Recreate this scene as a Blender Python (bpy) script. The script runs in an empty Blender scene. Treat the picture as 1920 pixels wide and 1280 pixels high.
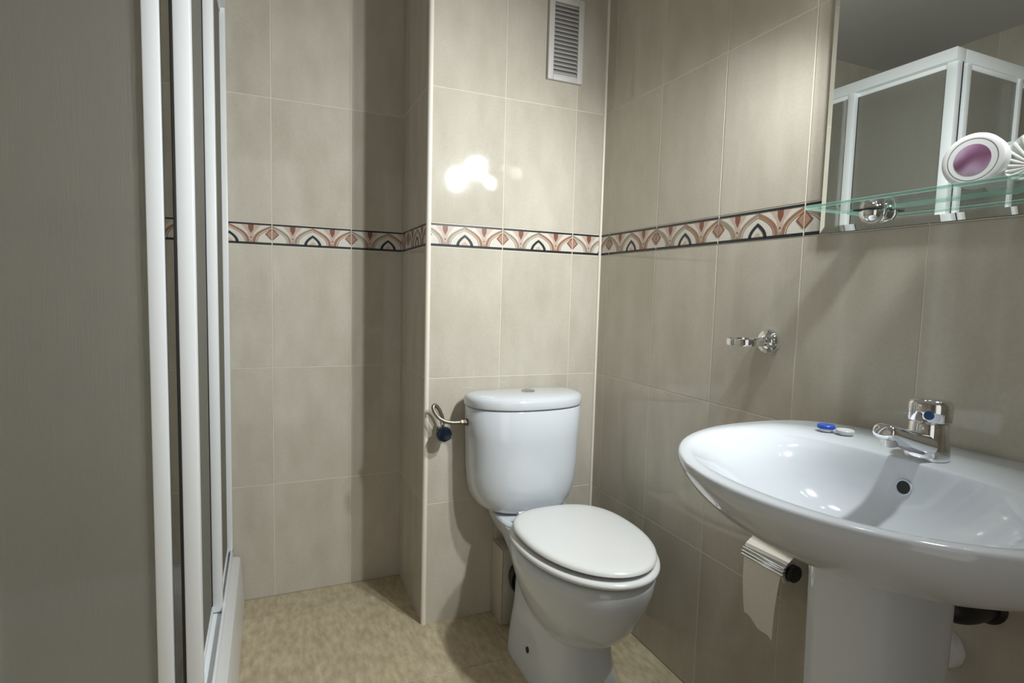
import bpy, bmesh, math, random
from mathutils import Vector, Matrix

random.seed(7)
PI = math.pi
scene = bpy.context.scene
col = scene.collection

# ------------------------------------------------------------------ camera
CAM = Vector((-1.0523, -1.7082, 1.0624))
r_ = Vector((0.91981813, -0.39147306, 0.02614276))
u_ = Vector((0.00837228, 0.08620135, 0.99624256))
f_ = Vector((0.39225566, 0.9161431, -0.08256709))
cam_data = bpy.data.cameras.new('camera')
cam_data.sensor_width = 36.0
cam_data.lens = 1069.542 / 1920 * 36.0
cam_data.clip_start = 0.01
cam = bpy.data.objects.new('camera', cam_data)
M3 = Matrix((r_, u_, -f_)).transposed()
cam.matrix_world = Matrix.Translation(CAM) @ M3.to_4x4()
col.objects.link(cam)
scene.camera = cam

# ------------------------------------------------------------------ world: soft light of the hallway behind the open door
world = bpy.data.worlds.new('world')
scene.world = world
world.use_nodes = True
bg = world.node_tree.nodes['Background']
bg.inputs['Color'].default_value = (1.0, 0.97, 0.92, 1)
bg.inputs['Strength'].default_value = 0.9

LAMP_POWER = 44.0
scene.view_settings.view_transform = 'Standard'
scene.view_settings.look = 'None'
scene.view_settings.gamma = 1.0
scene.view_settings.use_curve_mapping = False
scene.view_settings.exposure = 0.0

# ------------------------------------------------------------------ room measures (metres)
XL, YS, YF, ZC = -1.90, 0.3513, -2.30, 2.25      # left wall, shower back wall, front wall, ceiling
CW = 0.609                                        # width of the boxed-out wall behind the toilet
TW = 0.2533                                       # wall tile pitch
ROWS = [0.0, 0.3965, 0.7965, 1.2013, 1.2727, 1.6734, 2.0741, ZC]

# ------------------------------------------------------------------ materials
def new_mat(name):
    m = bpy.data.materials.new(name)
    m.use_nodes = True
    nt = m.node_tree
    return m, nt, nt.nodes['Principled BSDF']

def plain(name, color, rough=0.4, metal=0.0, spec=0.5, coat=0.0, noise=0.04, nscale=30.0):
    m, nt, b = new_mat(name)
    b.inputs['Roughness'].default_value = rough
    b.inputs['Metallic'].default_value = metal
    b.inputs['Specular IOR Level'].default_value = spec
    b.inputs['Coat Weight'].default_value = coat
    b.inputs['Coat Roughness'].default_value = 0.05
    n = nt.nodes
    tc = n.new('ShaderNodeTexCoord')
    nz = n.new('ShaderNodeTexNoise'); nz.inputs['Scale'].default_value = nscale
    nt.links.new(tc.outputs['Object'], nz.inputs['Vector'])
    mx = n.new('ShaderNodeMix'); mx.data_type = 'RGBA'
    mx.inputs['A'].default_value = (*[c * (1 - noise) for c in color], 1)
    mx.inputs['B'].default_value = (*[min(1, c * (1 + noise)) for c in color], 1)
    nt.links.new(nz.outputs['Fac'], mx.inputs['Factor'])
    nt.links.new(mx.outputs['Result'], b.inputs['Base Color'])
    return m

def tile_mat(name, ca, cb, rough, stretch, vary=0.06, bump=0.05, stain=True):
    m, nt, b = new_mat(name)
    n, L = nt.nodes, nt.links
    tc = n.new('ShaderNodeTexCoord'); oi = n.new('ShaderNodeObjectInfo')
    off = n.new('ShaderNodeVectorMath'); off.operation = 'SCALE'
    cmb = n.new('ShaderNodeCombineXYZ')
    for i, k in enumerate((31.7, 17.3, 47.1)):
        mu = n.new('ShaderNodeMath'); mu.operation = 'MULTIPLY'; mu.inputs[1].default_value = k
        L.new(oi.outputs['Random'], mu.inputs[0]); L.new(mu.outputs[0], cmb.inputs[i])
    add = n.new('ShaderNodeVectorMath'); add.operation = 'ADD'
    L.new(tc.outputs['Object'], add.inputs[0]); L.new(cmb.outputs[0], add.inputs[1])
    mp = n.new('ShaderNodeMapping'); mp.inputs['Scale'].default_value = stretch
    L.new(add.outputs[0], mp.inputs['Vector'])
    n1 = n.new('ShaderNodeTexNoise'); n1.inputs['Scale'].default_value = 5.0; n1.inputs['Detail'].default_value = 5.0
    L.new(mp.outputs[0], n1.inputs['Vector'])
    n2 = n.new('ShaderNodeTexNoise'); n2.inputs['Scale'].default_value = 170.0; n2.inputs['Detail'].default_value = 2.0
    L.new(add.outputs[0], n2.inputs['Vector'])
    m1 = n.new('ShaderNodeMix'); m1.data_type = 'RGBA'
    m1.inputs['A'].default_value = (*ca, 1); m1.inputs['B'].default_value = (*cb, 1)
    rp = n.new('ShaderNodeMapRange'); rp.inputs['From Min'].default_value = .3; rp.inputs['From Max'].default_value = .7
    L.new(n1.outputs['Fac'], rp.inputs['Value']); L.new(rp.outputs[0], m1.inputs['Factor'])
    m2 = n.new('ShaderNodeMix'); m2.data_type = 'RGBA'; m2.blend_type = 'MULTIPLY'; m2.inputs['Factor'].default_value = 1
    r2 = n.new('ShaderNodeMapRange'); r2.inputs['To Min'].default_value = .92; r2.inputs['To Max'].default_value = 1.08
    L.new(n2.outputs['Fac'], r2.inputs['Value'])
    L.new(m1.outputs['Result'], m2.inputs['A']); L.new(r2.outputs[0], m2.inputs['B'])
    m3 = n.new('ShaderNodeMix'); m3.data_type = 'RGBA'; m3.blend_type = 'MULTIPLY'; m3.inputs['Factor'].default_value = 1
    r3 = n.new('ShaderNodeMapRange'); r3.inputs['To Min'].default_value = 1 - vary; r3.inputs['To Max'].default_value = 1 + vary
    L.new(oi.outputs['Random'], r3.inputs['Value'])
    L.new(m2.outputs['Result'], m3.inputs['A']); L.new(r3.outputs[0], m3.inputs['B'])
    L.new(m3.outputs['Result'], b.inputs['Base Color'])
    b.inputs['Roughness'].default_value = rough
    b.inputs['Specular IOR Level'].default_value = .45
    n3 = n.new('ShaderNodeTexNoise'); n3.inputs['Scale'].default_value = 9.0
    L.new(add.outputs[0], n3.inputs['Vector'])
    bp = n.new('ShaderNodeBump'); bp.inputs['Strength'].default_value = bump; bp.inputs['Distance'].default_value = .01
    L.new(n3.outputs['Fac'], bp.inputs['Height']); L.new(bp.outputs[0], b.inputs['Normal'])
    return m

M = {}
M['tile'] = tile_mat('beige_wall_tile', (.49, .45, .372), (.57, .53, .452), .06, (3.0, 3.0, 1.1), .045)
M['grout'] = plain('cream_grout', (.68, .63, .53), .8, spec=.2)
M['floor_tile'] = tile_mat('sand_floor_tile', (.40, .33, .215), (.59, .505, .35), .38, (13.0, 5.0, 9.0), .05, .03)
M['floor_grout'] = plain('brown_floor_grout', (.30, .24, .15), .85, spec=.2)
M['plaster'] = plain('white_ceiling_paint', (.62, .61, .59), .9, spec=.2, noise=.02, nscale=4)
M['ceramic'] = plain('white_glazed_ceramic', (.645, .685, .73), .08, spec=.55, noise=.01, coat=.3)
M['seat'] = plain('white_seat_plastic', (.75, .76, .75), .22, noise=.01)
M['white_metal'] = plain('white_lacquered_aluminium', (.88, .91, .93), .30, noise=.01)
M['tray'] = plain('white_shower_tray', (.72, .72, .71), .25, noise=.02)
M['trim'] = plain('cream_edge_trim', (.80, .75, .66), .35, noise=.02)
M['chrome'] = plain('chrome', (.82, .83, .85), .06, metal=1.0, noise=.01)
M['steel'] = plain('brushed_steel', (.55, .53, .50), .28, metal=1.0, noise=.15, nscale=200)
M['braid'] = plain('braided_hose', (.30, .27, .22), .4, metal=.9, noise=.5, nscale=260)
M['bronze'] = plain('dull_nut', (.22, .17, .14), .45, metal=.8, noise=.2)
M['black'] = plain('black_plastic', (.012, .012, .014), .4)
M['rubber'] = plain('black_rubber_seal', (.015, .014, .013), .6)
M['dark_blue'] = plain('dark_blue_plastic', (.004, .011, .024), .22)
M['blue'] = plain('bright_blue_plastic', (.02, .10, .62), .3)
M['blue_dot'] = plain('navy_marker', (.01, .06, .2), .3)
M['white_plastic'] = plain('white_plastic', (.84, .85, .86), .3, noise=.01)
M['vent'] = plain('vent_plastic', (.62, .60, .57), .5, noise=.03)
M['vent_dark'] = plain('vent_shaft', (.17, .16, .15), .9)
M['paper'] = plain('toilet_paper', (.80, .77, .70), .9, spec=.1, noise=.05, nscale=120)
M['cardboard'] = plain('cardboard_core', (.25, .18, .11), .9)
M['hole'] = plain('hole_dark', (.02, .02, .02), .7)
M['door'] = plain('white_door_paint', (.6, .57, .52), .5)
M['soap_dish'] = plain('ivory_plastic', (.78, .80, .76), .3, noise=.02)
M['groove'] = plain('groove_grey', (.22, .24, .23), .6)
# border print colours
M['b_ground'] = plain('border_ground', (.66, .63, .56), .2, noise=.06, nscale=90)
M['b_dark'] = plain('border_dark_line', (.018, .022, .026), .25, noise=.3, nscale=120)
M['b_taupe'] = plain('border_taupe', (.32, .245, .185), .25, noise=.2, nscale=120)
M['b_rust'] = plain('border_rust', (.31, .16, .095), .25, noise=.35, nscale=120)
M['b_pink'] = plain('border_pink', (.53, .41, .34), .25, noise=.15, nscale=120)
M['b_brown'] = plain('border_diamond', (.40, .24, .165), .25, noise=.2, nscale=150)
M['b_red'] = plain('border_dart', (.21, .085, .055), .25, noise=.2, nscale=120)

def mirror_mat():
    m, nt, b = new_mat('silvered_mirror')
    b.inputs['Metallic'].default_value = 1
    b.inputs['Roughness'].default_value = 0.0
    b.inputs['Base Color'].default_value = (.80, .83, .81, 1)
    return m
M['mirror'] = mirror_mat()

def clear_glass(name, tint, edge=False):
    m = bpy.data.materials.new(name); m.use_nodes = True
    nt = m.node_tree; n = nt.nodes; n.clear(); L = nt.links
    out = n.new('ShaderNodeOutputMaterial')
    tr = n.new('ShaderNodeBsdfTransparent'); tr.inputs['Color'].default_value = (*tint, 1)
    gl = n.new('ShaderNodeBsdfGlossy'); gl.inputs['Roughness'].default_value = .02
    lw = n.new('ShaderNodeLayerWeight'); lw.inputs['Blend'].default_value = .5
    pw = n.new('ShaderNodeMath'); pw.operation = 'POWER'; pw.inputs[1].default_value = 5.0
    L.new(lw.outputs['Facing'], pw.inputs[0])
    fr = n.new('ShaderNodeMath'); fr.operation = 'MULTIPLY_ADD'; fr.inputs[1].default_value = .6; fr.inputs[2].default_value = .03
    L.new(pw.outputs[0], fr.inputs[0])
    mx = n.new('ShaderNodeMixShader')
    L.new(fr.outputs[0], mx.inputs[0]); L.new(tr.outputs[0], mx.inputs[1]); L.new(gl.outputs[0], mx.inputs[2])
    if edge:
        df = n.new('ShaderNodeBsdfTranslucent'); df.inputs['Color'].default_value = (.42, .72, .63, 1)
        d2 = n.new('ShaderNodeBsdfDiffuse'); d2.inputs['Color'].default_value = (.42, .72, .63, 1)
        ms = n.new('ShaderNodeMixShader'); ms.inputs[0].default_value = .5
        L.new(df.outputs[0], ms.inputs[1]); L.new(d2.outputs[0], ms.inputs[2])
        m2 = n.new('ShaderNodeMixShader'); m2.inputs[0].default_value = .45
        L.new(mx.outputs[0], m2.inputs[1]); L.new(ms.outputs[0], m2.inputs[2])
        L.new(m2.outputs[0], out.inputs['Surface'])
    else:
        L.new(mx.outputs[0], out.inputs['Surface'])
    return m
M['shelf_glass'] = clear_glass('clear_shelf_glass', (.95, .975, .965))
M['shelf_edge'] = clear_glass('green_glass_edge', (.70, .88, .80), True)

def frosted():
    m = bpy.data.materials.new('frosted_screen'); m.use_nodes = True
    nt = m.node_tree; n = nt.nodes; n.clear(); L = nt.links
    out = n.new('ShaderNodeOutputMaterial')
    tc = n.new('ShaderNodeTexCoord')
    mp = n.new('ShaderNodeMapping'); mp.inputs['Scale'].default_value = (260, 260, 14)
    nz = n.new('ShaderNodeTexNoise'); nz.inputs['Scale'].default_value = 1.0; nz.inputs['Detail'].default_value = 3
    L.new(tc.outputs['Object'], mp.inputs['Vector']); L.new(mp.outputs[0], nz.inputs['Vector'])
    bp = n.new('ShaderNodeBump'); bp.inputs['Strength'].default_value = .8; bp.inputs['Distance'].default_value = .002
    L.new(nz.outputs['Fac'], bp.inputs['Height'])
    rf = n.new('ShaderNodeBsdfRefraction'); rf.inputs['IOR'].default_value = 1.16; rf.inputs['Roughness'].default_value = .24
    rf.inputs['Color'].default_value = (.93, .93, .90, 1)
    L.new(bp.outputs[0], rf.inputs['Normal'])
    tl = n.new('ShaderNodeBsdfTranslucent'); tl.inputs['Color'].default_value = (.80, .80, .77, 1)
    df = n.new('ShaderNodeBsdfDiffuse'); df.inputs['Color'].default_value = (.52, .51, .46, 1)
    gl = n.new('ShaderNodeBsdfGlossy'); gl.inputs['Roughness'].default_value = .35
    L.new(bp.outputs[0], gl.inputs['Normal'])
    m1 = n.new('ShaderNodeMixShader'); m1.inputs[0].default_value = .14
    L.new(rf.outputs[0], m1.inputs[1]); L.new(tl.outputs[0], m1.inputs[2])
    m2 = n.new('ShaderNodeMixShader'); m2.inputs[0].default_value = .24
    L.new(m1.outputs[0], m2.inputs[1]); L.new(df.outputs[0], m2.inputs[2])
    m3 = n.new('ShaderNodeMixShader'); m3.inputs[0].default_value = .04
    L.new(m2.outputs[0], m3.inputs[1]); L.new(gl.outputs[0], m3.inputs[2])
    L.new(m3.outputs[0], out.inputs['Surface'])
    return m
M['frosted'] = frosted()

def label_print():
    # swirled purple print on the jar's label
    m, nt, b = new_mat('purple_label_print')
    n, L = nt.nodes, nt.links
    tc = n.new('ShaderNodeTexCoord')
    mp = n.new('ShaderNodeMapping'); mp.inputs['Rotation'].default_value = (.5, 0, 0)
    wv = n.new('ShaderNodeTexWave'); wv.bands_direction = 'Z'; wv.inputs['Scale'].default_value = 9; wv.inputs['Distortion'].default_value = 9
    wv.inputs['Detail Scale'].default_value = 1.2
    L.new(tc.outputs['Object'], mp.inputs['Vector']); L.new(mp.outputs[0], wv.inputs['Vector'])
    cr = n.new('ShaderNodeValToRGB')
    e = cr.color_ramp.elements
    e[0].position = 0; e[0].color = (.19, .085, .15, 1)
    e[1].position = 1; e[1].color = (.50, .37, .50, 1)
    x = e.new(.45); x.color = (.30, .16, .27, 1)
    L.new(wv.outputs['Fac'], cr.inputs[0]); L.new(cr.outputs[0], b.inputs['Base Color'])
    b.inputs['Roughness'].default_value = .25
    return m
M['label'] = label_print()

def emit(name, color, strength):
    m, nt, b = new_mat(name)
    b.inputs['Base Color'].default_value = (*color, 1)
    b.inputs['Emission Color'].default_value = (*color, 1)
    b.inputs['Emission Strength'].default_value = strength
    return m
M['bulb'] = emit('lit_bulb', (1.0, .97, .92), 40.0)

# ------------------------------------------------------------------ helpers
def tag(o, label=None, cat=None, group=None, kind=None):
    if label: o['label'] = label
    if cat: o['category'] = cat
    if group: o['group'] = group
    if kind: o['kind'] = kind
    return o

def thing(name, label, cat, loc, group=None):
    o = bpy.data.objects.new(name, None)
    o.empty_display_size = .05
    o.location = loc
    col.objects.link(o)
    return tag(o, label, cat, group)

def base_of(p):
    v = Vector((0, 0, 0))
    while p is not None:
        v += Vector(p.location); p = p.parent
    return v

def finish(bm, name, mats, parent=None, smooth=35.0, origin=None):
    """bm holds world coordinates; links it as one mesh object below parent"""
    bmesh.ops.recalc_face_normals(bm, faces=bm.faces)
    org = base_of(parent) if parent is not None else (Vector(origin) if origin is not None else Vector((0, 0, 0)))
    bmesh.ops.translate(bm, verts=bm.verts, vec=-org)
    if smooth:
        lim = math.radians(smooth)
        for f in bm.faces: f.smooth = True
        for e in bm.edges:
            if len(e.link_faces) == 2 and e.calc_face_angle(0) > lim: e.smooth = False
    me = bpy.data.meshes.new(name)
    bm.to_mesh(me); bm.free()
    for m in (mats if isinstance(mats, (list, tuple)) else [mats]):
        me.materials.append(M[m] if isinstance(m, str) else m)
    o = bpy.data.objects.new(name, me)
    col.objects.link(o)
    if parent is not None: o.parent = parent
    elif origin is not None: o.location = origin
    return o

def add_box(bm, x0, x1, y0, y1, z0, z1, bevel=0.0, seg=2):
    t = bmesh.new()
    v = [t.verts.new((x, y, z)) for x in (x0, x1) for y in (y0, y1) for z in (z0, z1)]
    for q in ((0, 1, 3, 2), (4, 6, 7, 5), (0, 4, 5, 1), (2, 3, 7, 6), (0, 2, 6, 4), (1, 5, 7, 3)):
        t.faces.new([v[i] for i in q])
    bmesh.ops.recalc_face_normals(t, faces=t.faces)
    if bevel: bmesh.ops.bevel(t, geom=t.edges[:], offset=bevel, segments=seg, profile=.5, affect='EDGES')
    merge(bm, t)

def merge(bm, t):
    me = bpy.data.meshes.new('tmp'); t.to_mesh(me); t.free()
    bm.from_mesh(me); bpy.data.meshes.remove(me)

def add_loft(bm, loops, cap0=True, cap1=True):
    rings = [[bm.verts.new(p) for p in lp] for lp in loops]
    n = len(rings[0])
    for a, b in zip(rings, rings[1:]):
        for i in range(n):
            j = (i + 1) % n
            bm.faces.new((a[i], a[j], b[j], b[i]))
    if cap0: bm.faces.new(rings[0])
    if cap1: bm.faces.new(rings[-1])
    return rings

def frame_of(d):
    d = Vector(d).normalized()
    a = Vector((0, 0, 1)) if abs(d.z) < .9 else Vector((1, 0, 0))
    s = d.cross(a).normalized()
    return d, s, s.cross(d).normalized()

def add_lathe(bm, origin, axis, profile, n=32, cap0=True, cap1=True):
    """profile: (distance along axis, radius)"""
    d, s, t = frame_of(axis); o = Vector(origin)
    loops = []
    for h, r in profile:
        r = max(r, 1e-5)
        loops.append([o + d * h + s * (r * math.cos(2 * PI * i / n)) + t * (r * math.sin(2 * PI * i / n)) for i in range(n)])
    add_loft(bm, loops, cap0, cap1)

def catmull(pts, k=8):
    P = [Vector(p) for p in pts]; out = []
    for i in range(len(P) - 1):
        a = P[max(i - 1, 0)]; b = P[i]; c = P[i + 1]; e = P[min(i + 2, len(P) - 1)]
        for j in range(k):
            t = j / k
            out.append(.5 * ((2 * b) + (c - a) * t + (2 * a - 5 * b + 4 * c - e) * t * t + (3 * b - a - 3 * c + e) * t ** 3))
    out.append(P[-1]); return out

def add_tube(bm, pts, rad, n=12):
    pts = [Vector(p) for p in pts]
    rads = rad if isinstance(rad, (list, tuple)) else [rad] * len(pts)
    up = None; loops = []
    for i, p in enumerate(pts):
        d = (pts[min(i + 1, len(pts) - 1)] - pts[max(i - 1, 0)]).normalized()
        if up is None: _, up, _ = frame_of(d)
        s = (up - d * up.dot(d)).normalized(); t = d.cross(s); up = s
        loops.append([p + s * (rads[i] * math.cos(2 * PI * k / n)) + t * (rads[i] * math.sin(2 * PI * k / n)) for k in range(n)])
    add_loft(bm, loops)

def spow(v, e): return math.copysign(abs(v) ** e, v)

def egg(z, cx, ym, hw, lf, lb, nf=2.0, nb=2.6, N=72):
    """closed outline, front towards -y"""
    out = []
    for i in range(N):
        t = 2 * PI * i / N; c, s = math.cos(t), math.sin(t)
        n = nf if c > 0 else nb
        out.append((cx + hw * spow(s, 2 / n), ym - (lf if c > 0 else lb) * spow(c, 2 / n), z))
    return out

def dee(z, yc, xm, hw, lf, lb, nf=2.0, nb=6.0, N=96):
    """closed outline, front towards -x"""
    out = []
    for i in range(N):
        t = 2 * PI * i / N; c, s = math.cos(t), math.sin(t)
        n = nf if c > 0 else nb
        out.append((xm - (lf if c > 0 else lb) * spow(c, 2 / n), yc + hw * spow(s, 2 / n), z))
    return out

def box_obj(name, b, mat, parent=None, bevel=0.0, origin=None):
    bm = bmesh.new(); add_box(bm, *b, bevel=bevel)
    return finish(bm, name, mat, parent, origin=origin)

# ------------------------------------------------------------------ wall tiling
tile_cache = {}
def tile_mesh(w, h, mat, depth=.008, gap=.0011, ch=.0009, nm='tile'):
    key = (round(w, 4), round(h, 4), mat)
    if key in tile_cache: return tile_cache[key]
    bm = bmesh.new()
    g = gap
    loops = []
    for y, i in ((depth, 0), (ch, 0), (0, ch)):
        a = g + i
        loops.append([(a, y, a), (w - a, y, a), (w - a, y, h - a), (a, y, h - a)])
    add_loft(bm, loops, True, True)
    bmesh.ops.recalc_face_normals(bm, faces=bm.faces)
    me = bpy.data.meshes.new(nm); bm.to_mesh(me); bm.free()
    me.materials.append(M[mat])
    tile_cache[key] = me
    return me

# one border tile's printed motif as thin raised enamel: list of (polygon in (u, v), height, material index)
BH = ROWS[4] - ROWS[3]
def border_polys():
    out = []
    W, H = TW, BH
    ln = .0072
    def strip(cx, rx0, rx1, ry0, ry1, a0, a1, mi, hgt, base=.0075, n=12):
        for k in range(n):
            t0 = a0 + (a1 - a0) * k / n; t1 = a0 + (a1 - a0) * (k + 1) / n
            def P(rx, ry, t): return (cx + rx * math.cos(t), base + ry * math.sin(t) ** .85 if math.sin(t) > 0 else base)
            out.append(([P(rx0, ry0, t0), P(rx1, ry1, t0), P(rx1, ry1, t1), P(rx0, ry0, t1)], hgt, mi))
    def pstrip(cx, rx0, rx1, ry0, ry1, sgn, mi, hgt, base=.0072, n=12, pw=1.7):
        for k in range(n):
            q0, q1 = k / n, (k + 1) / n
            def P(rx, ry, q): return (cx + sgn * rx * (1 - q ** pw), base + ry * q)
            out.append(([P(rx0, ry0, q0), P(rx1, ry1, q0), P(rx1, ry1, q1), P(rx0, ry0, q1)], hgt, mi))
    # dark lines top and bottom
    out.append(([(0, .0015), (W, .0015), (W, .0015 + ln), (0, .0015 + ln)], .0005, 1))
    out.append(([(0, H - .0015 - ln * .8), (W, H - .0015 - ln * .8), (W, H - .0015), (0, H - .0015)], .0005, 1))
    q = W / 4
    top = H - .0015 - ln * .8
    for s in (1, 3):                       # spandrels between the arches
        c = q * s
        out.append(([(c - .030, top), (c + .030, top), (c + .010, top - .024), (c - .010, top - .024)], .0001, 4))
        out.append(([(c - .010, top - .024), (c + .010, top - .024), (c + .003, .012), (c - .003, .012)], .0001, 4))
        out.append(([(c - .0085, top), (c + .0085, top), (c + .0075, top - .014), (c - .0075, top - .014)], .0003, 5))
        out.append(([(c - .0075, top - .014), (c + .0075, top - .014), (c + .0005, top - .027), (c - .0005, top - .027)], .0003, 5))
        r = .0021
        out.append(([(c + r * math.cos(k * PI / 3), .024 + r * math.sin(k * PI / 3)) for k in range(6)], .0004, 1))
        out.append(([(c - .004, .0075), (c + .004, .0075), (c + .002, .015), (c - .002, .015)], .0003, 2))
    for c, flip in ((0, 1), (W / 2, 0), (W, 1)):   # large arches: taupe limb and rust limb
        left, right = (3, 2) if flip else (2, 3)
        for sgn, mi in ((1, right), (-1, left)):
            pstrip(c, .0500, .0590, .0500, .0570, sgn, mi, .0004, pw=2.5)
            pstrip(c, .0450, .0475, .0450, .0475, sgn, mi, .0003, pw=2.5)
    for sgn in (1, -1):
        pstrip(W / 2, .0185, .0275, .0250, .0340, sgn, 1, .0005, pw=1.9)     # small black pointed arch
        pstrip(W / 2, .0, .011, .0, .012, sgn, 4, .0003, n=5)
    for c in (0, W):                                              # diamonds on the joints
        for k, (a, mi, h) in enumerate(((.0215, 5, .0006), (.0168, 6, .0007))):
            cy = H * .5
            b = a * 1.0
            out.append(([(c - a, cy), (c, cy - b), (c + a, cy), (c, cy + b)], h, mi))
    return out
BPOLY = border_polys()

def clip(poly, lo, hi):
    for side, lim in ((0, lo), (1, hi)):
        res = []
        for i in range(len(poly)):
            a, b = poly[i], poly[(i + 1) % len(poly)]
            ia = a[0] >= lim if side == 0 else a[0] <= lim
            ib = b[0] >= lim if side == 0 else b[0] <= lim
            if ia: res.append(a)
            if ia != ib:
                t = (lim - a[0]) / (b[0] - a[0]); res.append((lim, a[1] + (b[1] - a[1]) * t))
        poly = res
        if len(poly) < 3: return None
    return poly

bcache = {}
def border_mesh(u0, u1):
    """part of a border tile from u0 to u1 (0..TW); local x starts at 0"""
    key = (round(u0, 4), round(u1, 4))
    if key in bcache: return bcache[key]
    bm = bmesh.new(); g = .0009; ch = .0008
    w, h = u1 - u0, BH
    for_loops = []
    for y, i in ((.008, 0), (ch, 0), (0, ch)):
        a = g + i
        for_loops.append([(a, y, a), (w - a, y, a), (w - a, y, h - a), (a, y, h - a)])
    add_loft(bm, for_loops)
    bmesh.ops.recalc_face_normals(bm, faces=bm.faces)
    for poly, hgt, mi in BPOLY:
        p = clip(poly, u0 + .0017, u1 - .0017)
        if not p: continue
        q = []
        for a in p:
            if not q or (abs(a[0] - q[-1][0]) + abs(a[1] - q[-1][1])) > 1e-6: q.append(a)
        if len(q) > 1 and abs(q[0][0] - q[-1][0]) + abs(q[0][1] - q[-1][1]) < 1e-6: q.pop()
        if len(q) < 3: continue
        area = sum(q[i][0] * q[(i + 1) % len(q)][1] - q[(i + 1) % len(q)][0] * q[i][1] for i in range(len(q)))
        if abs(area) < 1e-9: continue
        if area < 0: q.reverse()
        vs = [bm.verts.new((a[0] - u0, -hgt, a[1])) for a in q]
        f = bm.faces.new(vs); f.material_index = mi
    me = bpy.data.meshes.new('border_tile'); bm.to_mesh(me); bm.free()
    for k in ('b_ground', 'b_dark', 'b_taupe', 'b_rust', 'b_pink', 'b_red', 'b_brown'): me.materials.append(M[k])
    bcache[key] = me
    return me

def tile_wall(wall, origin, ang, joints, rows=ROWS, phase0=None, skip=None):
    """origin: world point of u=0; ang: z rotation; joints: rising u positions; phase0: pattern start of first tile"""
    ca, sa = math.cos(ang), math.sin(ang)
    for i in range(len(joints) - 1):
        u0, u1 = joints[i], joints[i + 1]
        for k in range(len(rows) - 1):
            z0, z1 = rows[k], rows[k + 1]
            if skip and skip(u0, u1, z0, z1): continue
            if abs(z0 - ROWS[3]) < 1e-6 and abs(z1 - ROWS[4]) < 1e-6:
                w = u1 - u0
                if i == 0 and w < TW - .001: me = border_mesh(TW - w, TW)
                else: me = border_mesh(0, min(w, TW))
                nm = 'border_tile'
            else:
                me = tile_mesh(u1 - u0, z1 - z0, 'tile'); nm = 'tile'
            o = bpy.data.objects.new(nm, me)
            o.location = (origin[0] + ca * u0, origin[1] + sa * u0, z0)
            o.rotation_euler = (0, 0, ang)
            col.objects.link(o); o.parent = wall

GD = .0008    # how far the grout lies behind the tile face
def wall(name, b, label):
    o = box_obj(name, b, 'grout')
    return tag(o, label, 'wall', kind='structure')

# ------------------------------------------------------------------ room shell
w_right = wall('wall_right', (GD, .10, YF, 0, 0, ZC), 'beige tiled wall with decorative border behind the washbasin')
jr = [0, .0569] + [.0569 + TW * k for k in range(1, 9)]
jr = [j for j in jr if j < -YF - .01] + [-YF]
tile_wall(w_right, (0, 0, 0), -PI / 2, jr)

w_col = wall('wall_toilet', (-CW + .006, .10, GD, .06, 0, ZC), 'bright beige tiled wall directly behind the toilet')
tile_wall(w_col, (-CW, 0, 0), 0, [.006, CW - .1092 - TW, CW - .1092, CW - .0])
w_side = wall('wall_niche', (-CW + GD, -CW + .06, .006, YS, 0, ZC), 'narrow shaded tiled return of the boxed-out wall')
tile_wall(w_side, (-CW, YS, 0), -PI / 2, [0, YS - TW, YS - .006])
w_back = wall('wall_shower', (XL - .1, -CW + .1, YS + GD, YS + .10, 0, ZC), 'beige tiled wall at the far end, running behind the shower')
jb = [0.0, .1010]
js = sorted([-CW - .1768 - TW * k for k in range(0, 5)])
js = [XL] + [j for j in js if j > XL + .02] + [-CW]
tile_wall(w_back, (XL, YS, 0), 0, [j - XL for j in js])
# left wall of shower and room
w_left = wall('wall_left', (XL - .1, XL - GD, YF, YS, 0, ZC), 'tiled left wall inside the shower cubicle')
jl = [0] + [(YS - YF) - TW * k for k in range(10, 0, -1) if (YS - YF) - TW * k > .02] + [YS - YF]
tile_wall(w_left, (XL, YF, 0), PI / 2, jl)
# front wall with the open doorway behind the camera
DX0, DX1, DZ = -1.55, -.78, 2.03
bm = bmesh.new()
add_box(bm, XL - .1, DX0, YF - .10, YF - GD, 0, ZC)
add_box(bm, DX1, .1, YF - .10, YF - GD, 0, ZC)
add_box(bm, DX0, DX1, YF - .10, YF - GD, DZ, ZC)
w_front = tag(finish(bm, 'wall_front', 'grout'), 'tiled wall around the open doorway behind the viewer', 'wall', kind='structure')
tile_wall(w_front, (0, YF, 0), PI, [0, TW, 2 * TW, -DX1], skip=None)
tile_wall(w_front, (DX0, YF, 0), PI, [0, .1, DX0 - XL])
bm = bmesh.new()
for x0, x1, z0, z1 in ((DX0 - .06, DX0 + .01, 0, DZ + .06), (DX1 - .01, DX1 + .06, 0, DZ + .06), (DX0 + .01, DX1 - .01, DZ - .01, DZ + .06)):
    add_box(bm, x0, x1, YF - .11, YF + .014, z0, z1, .003)
tag(finish(bm, 'trim_3', 'door'), 'painted frame around the open doorway', 'door frame', kind='structure')

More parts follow.
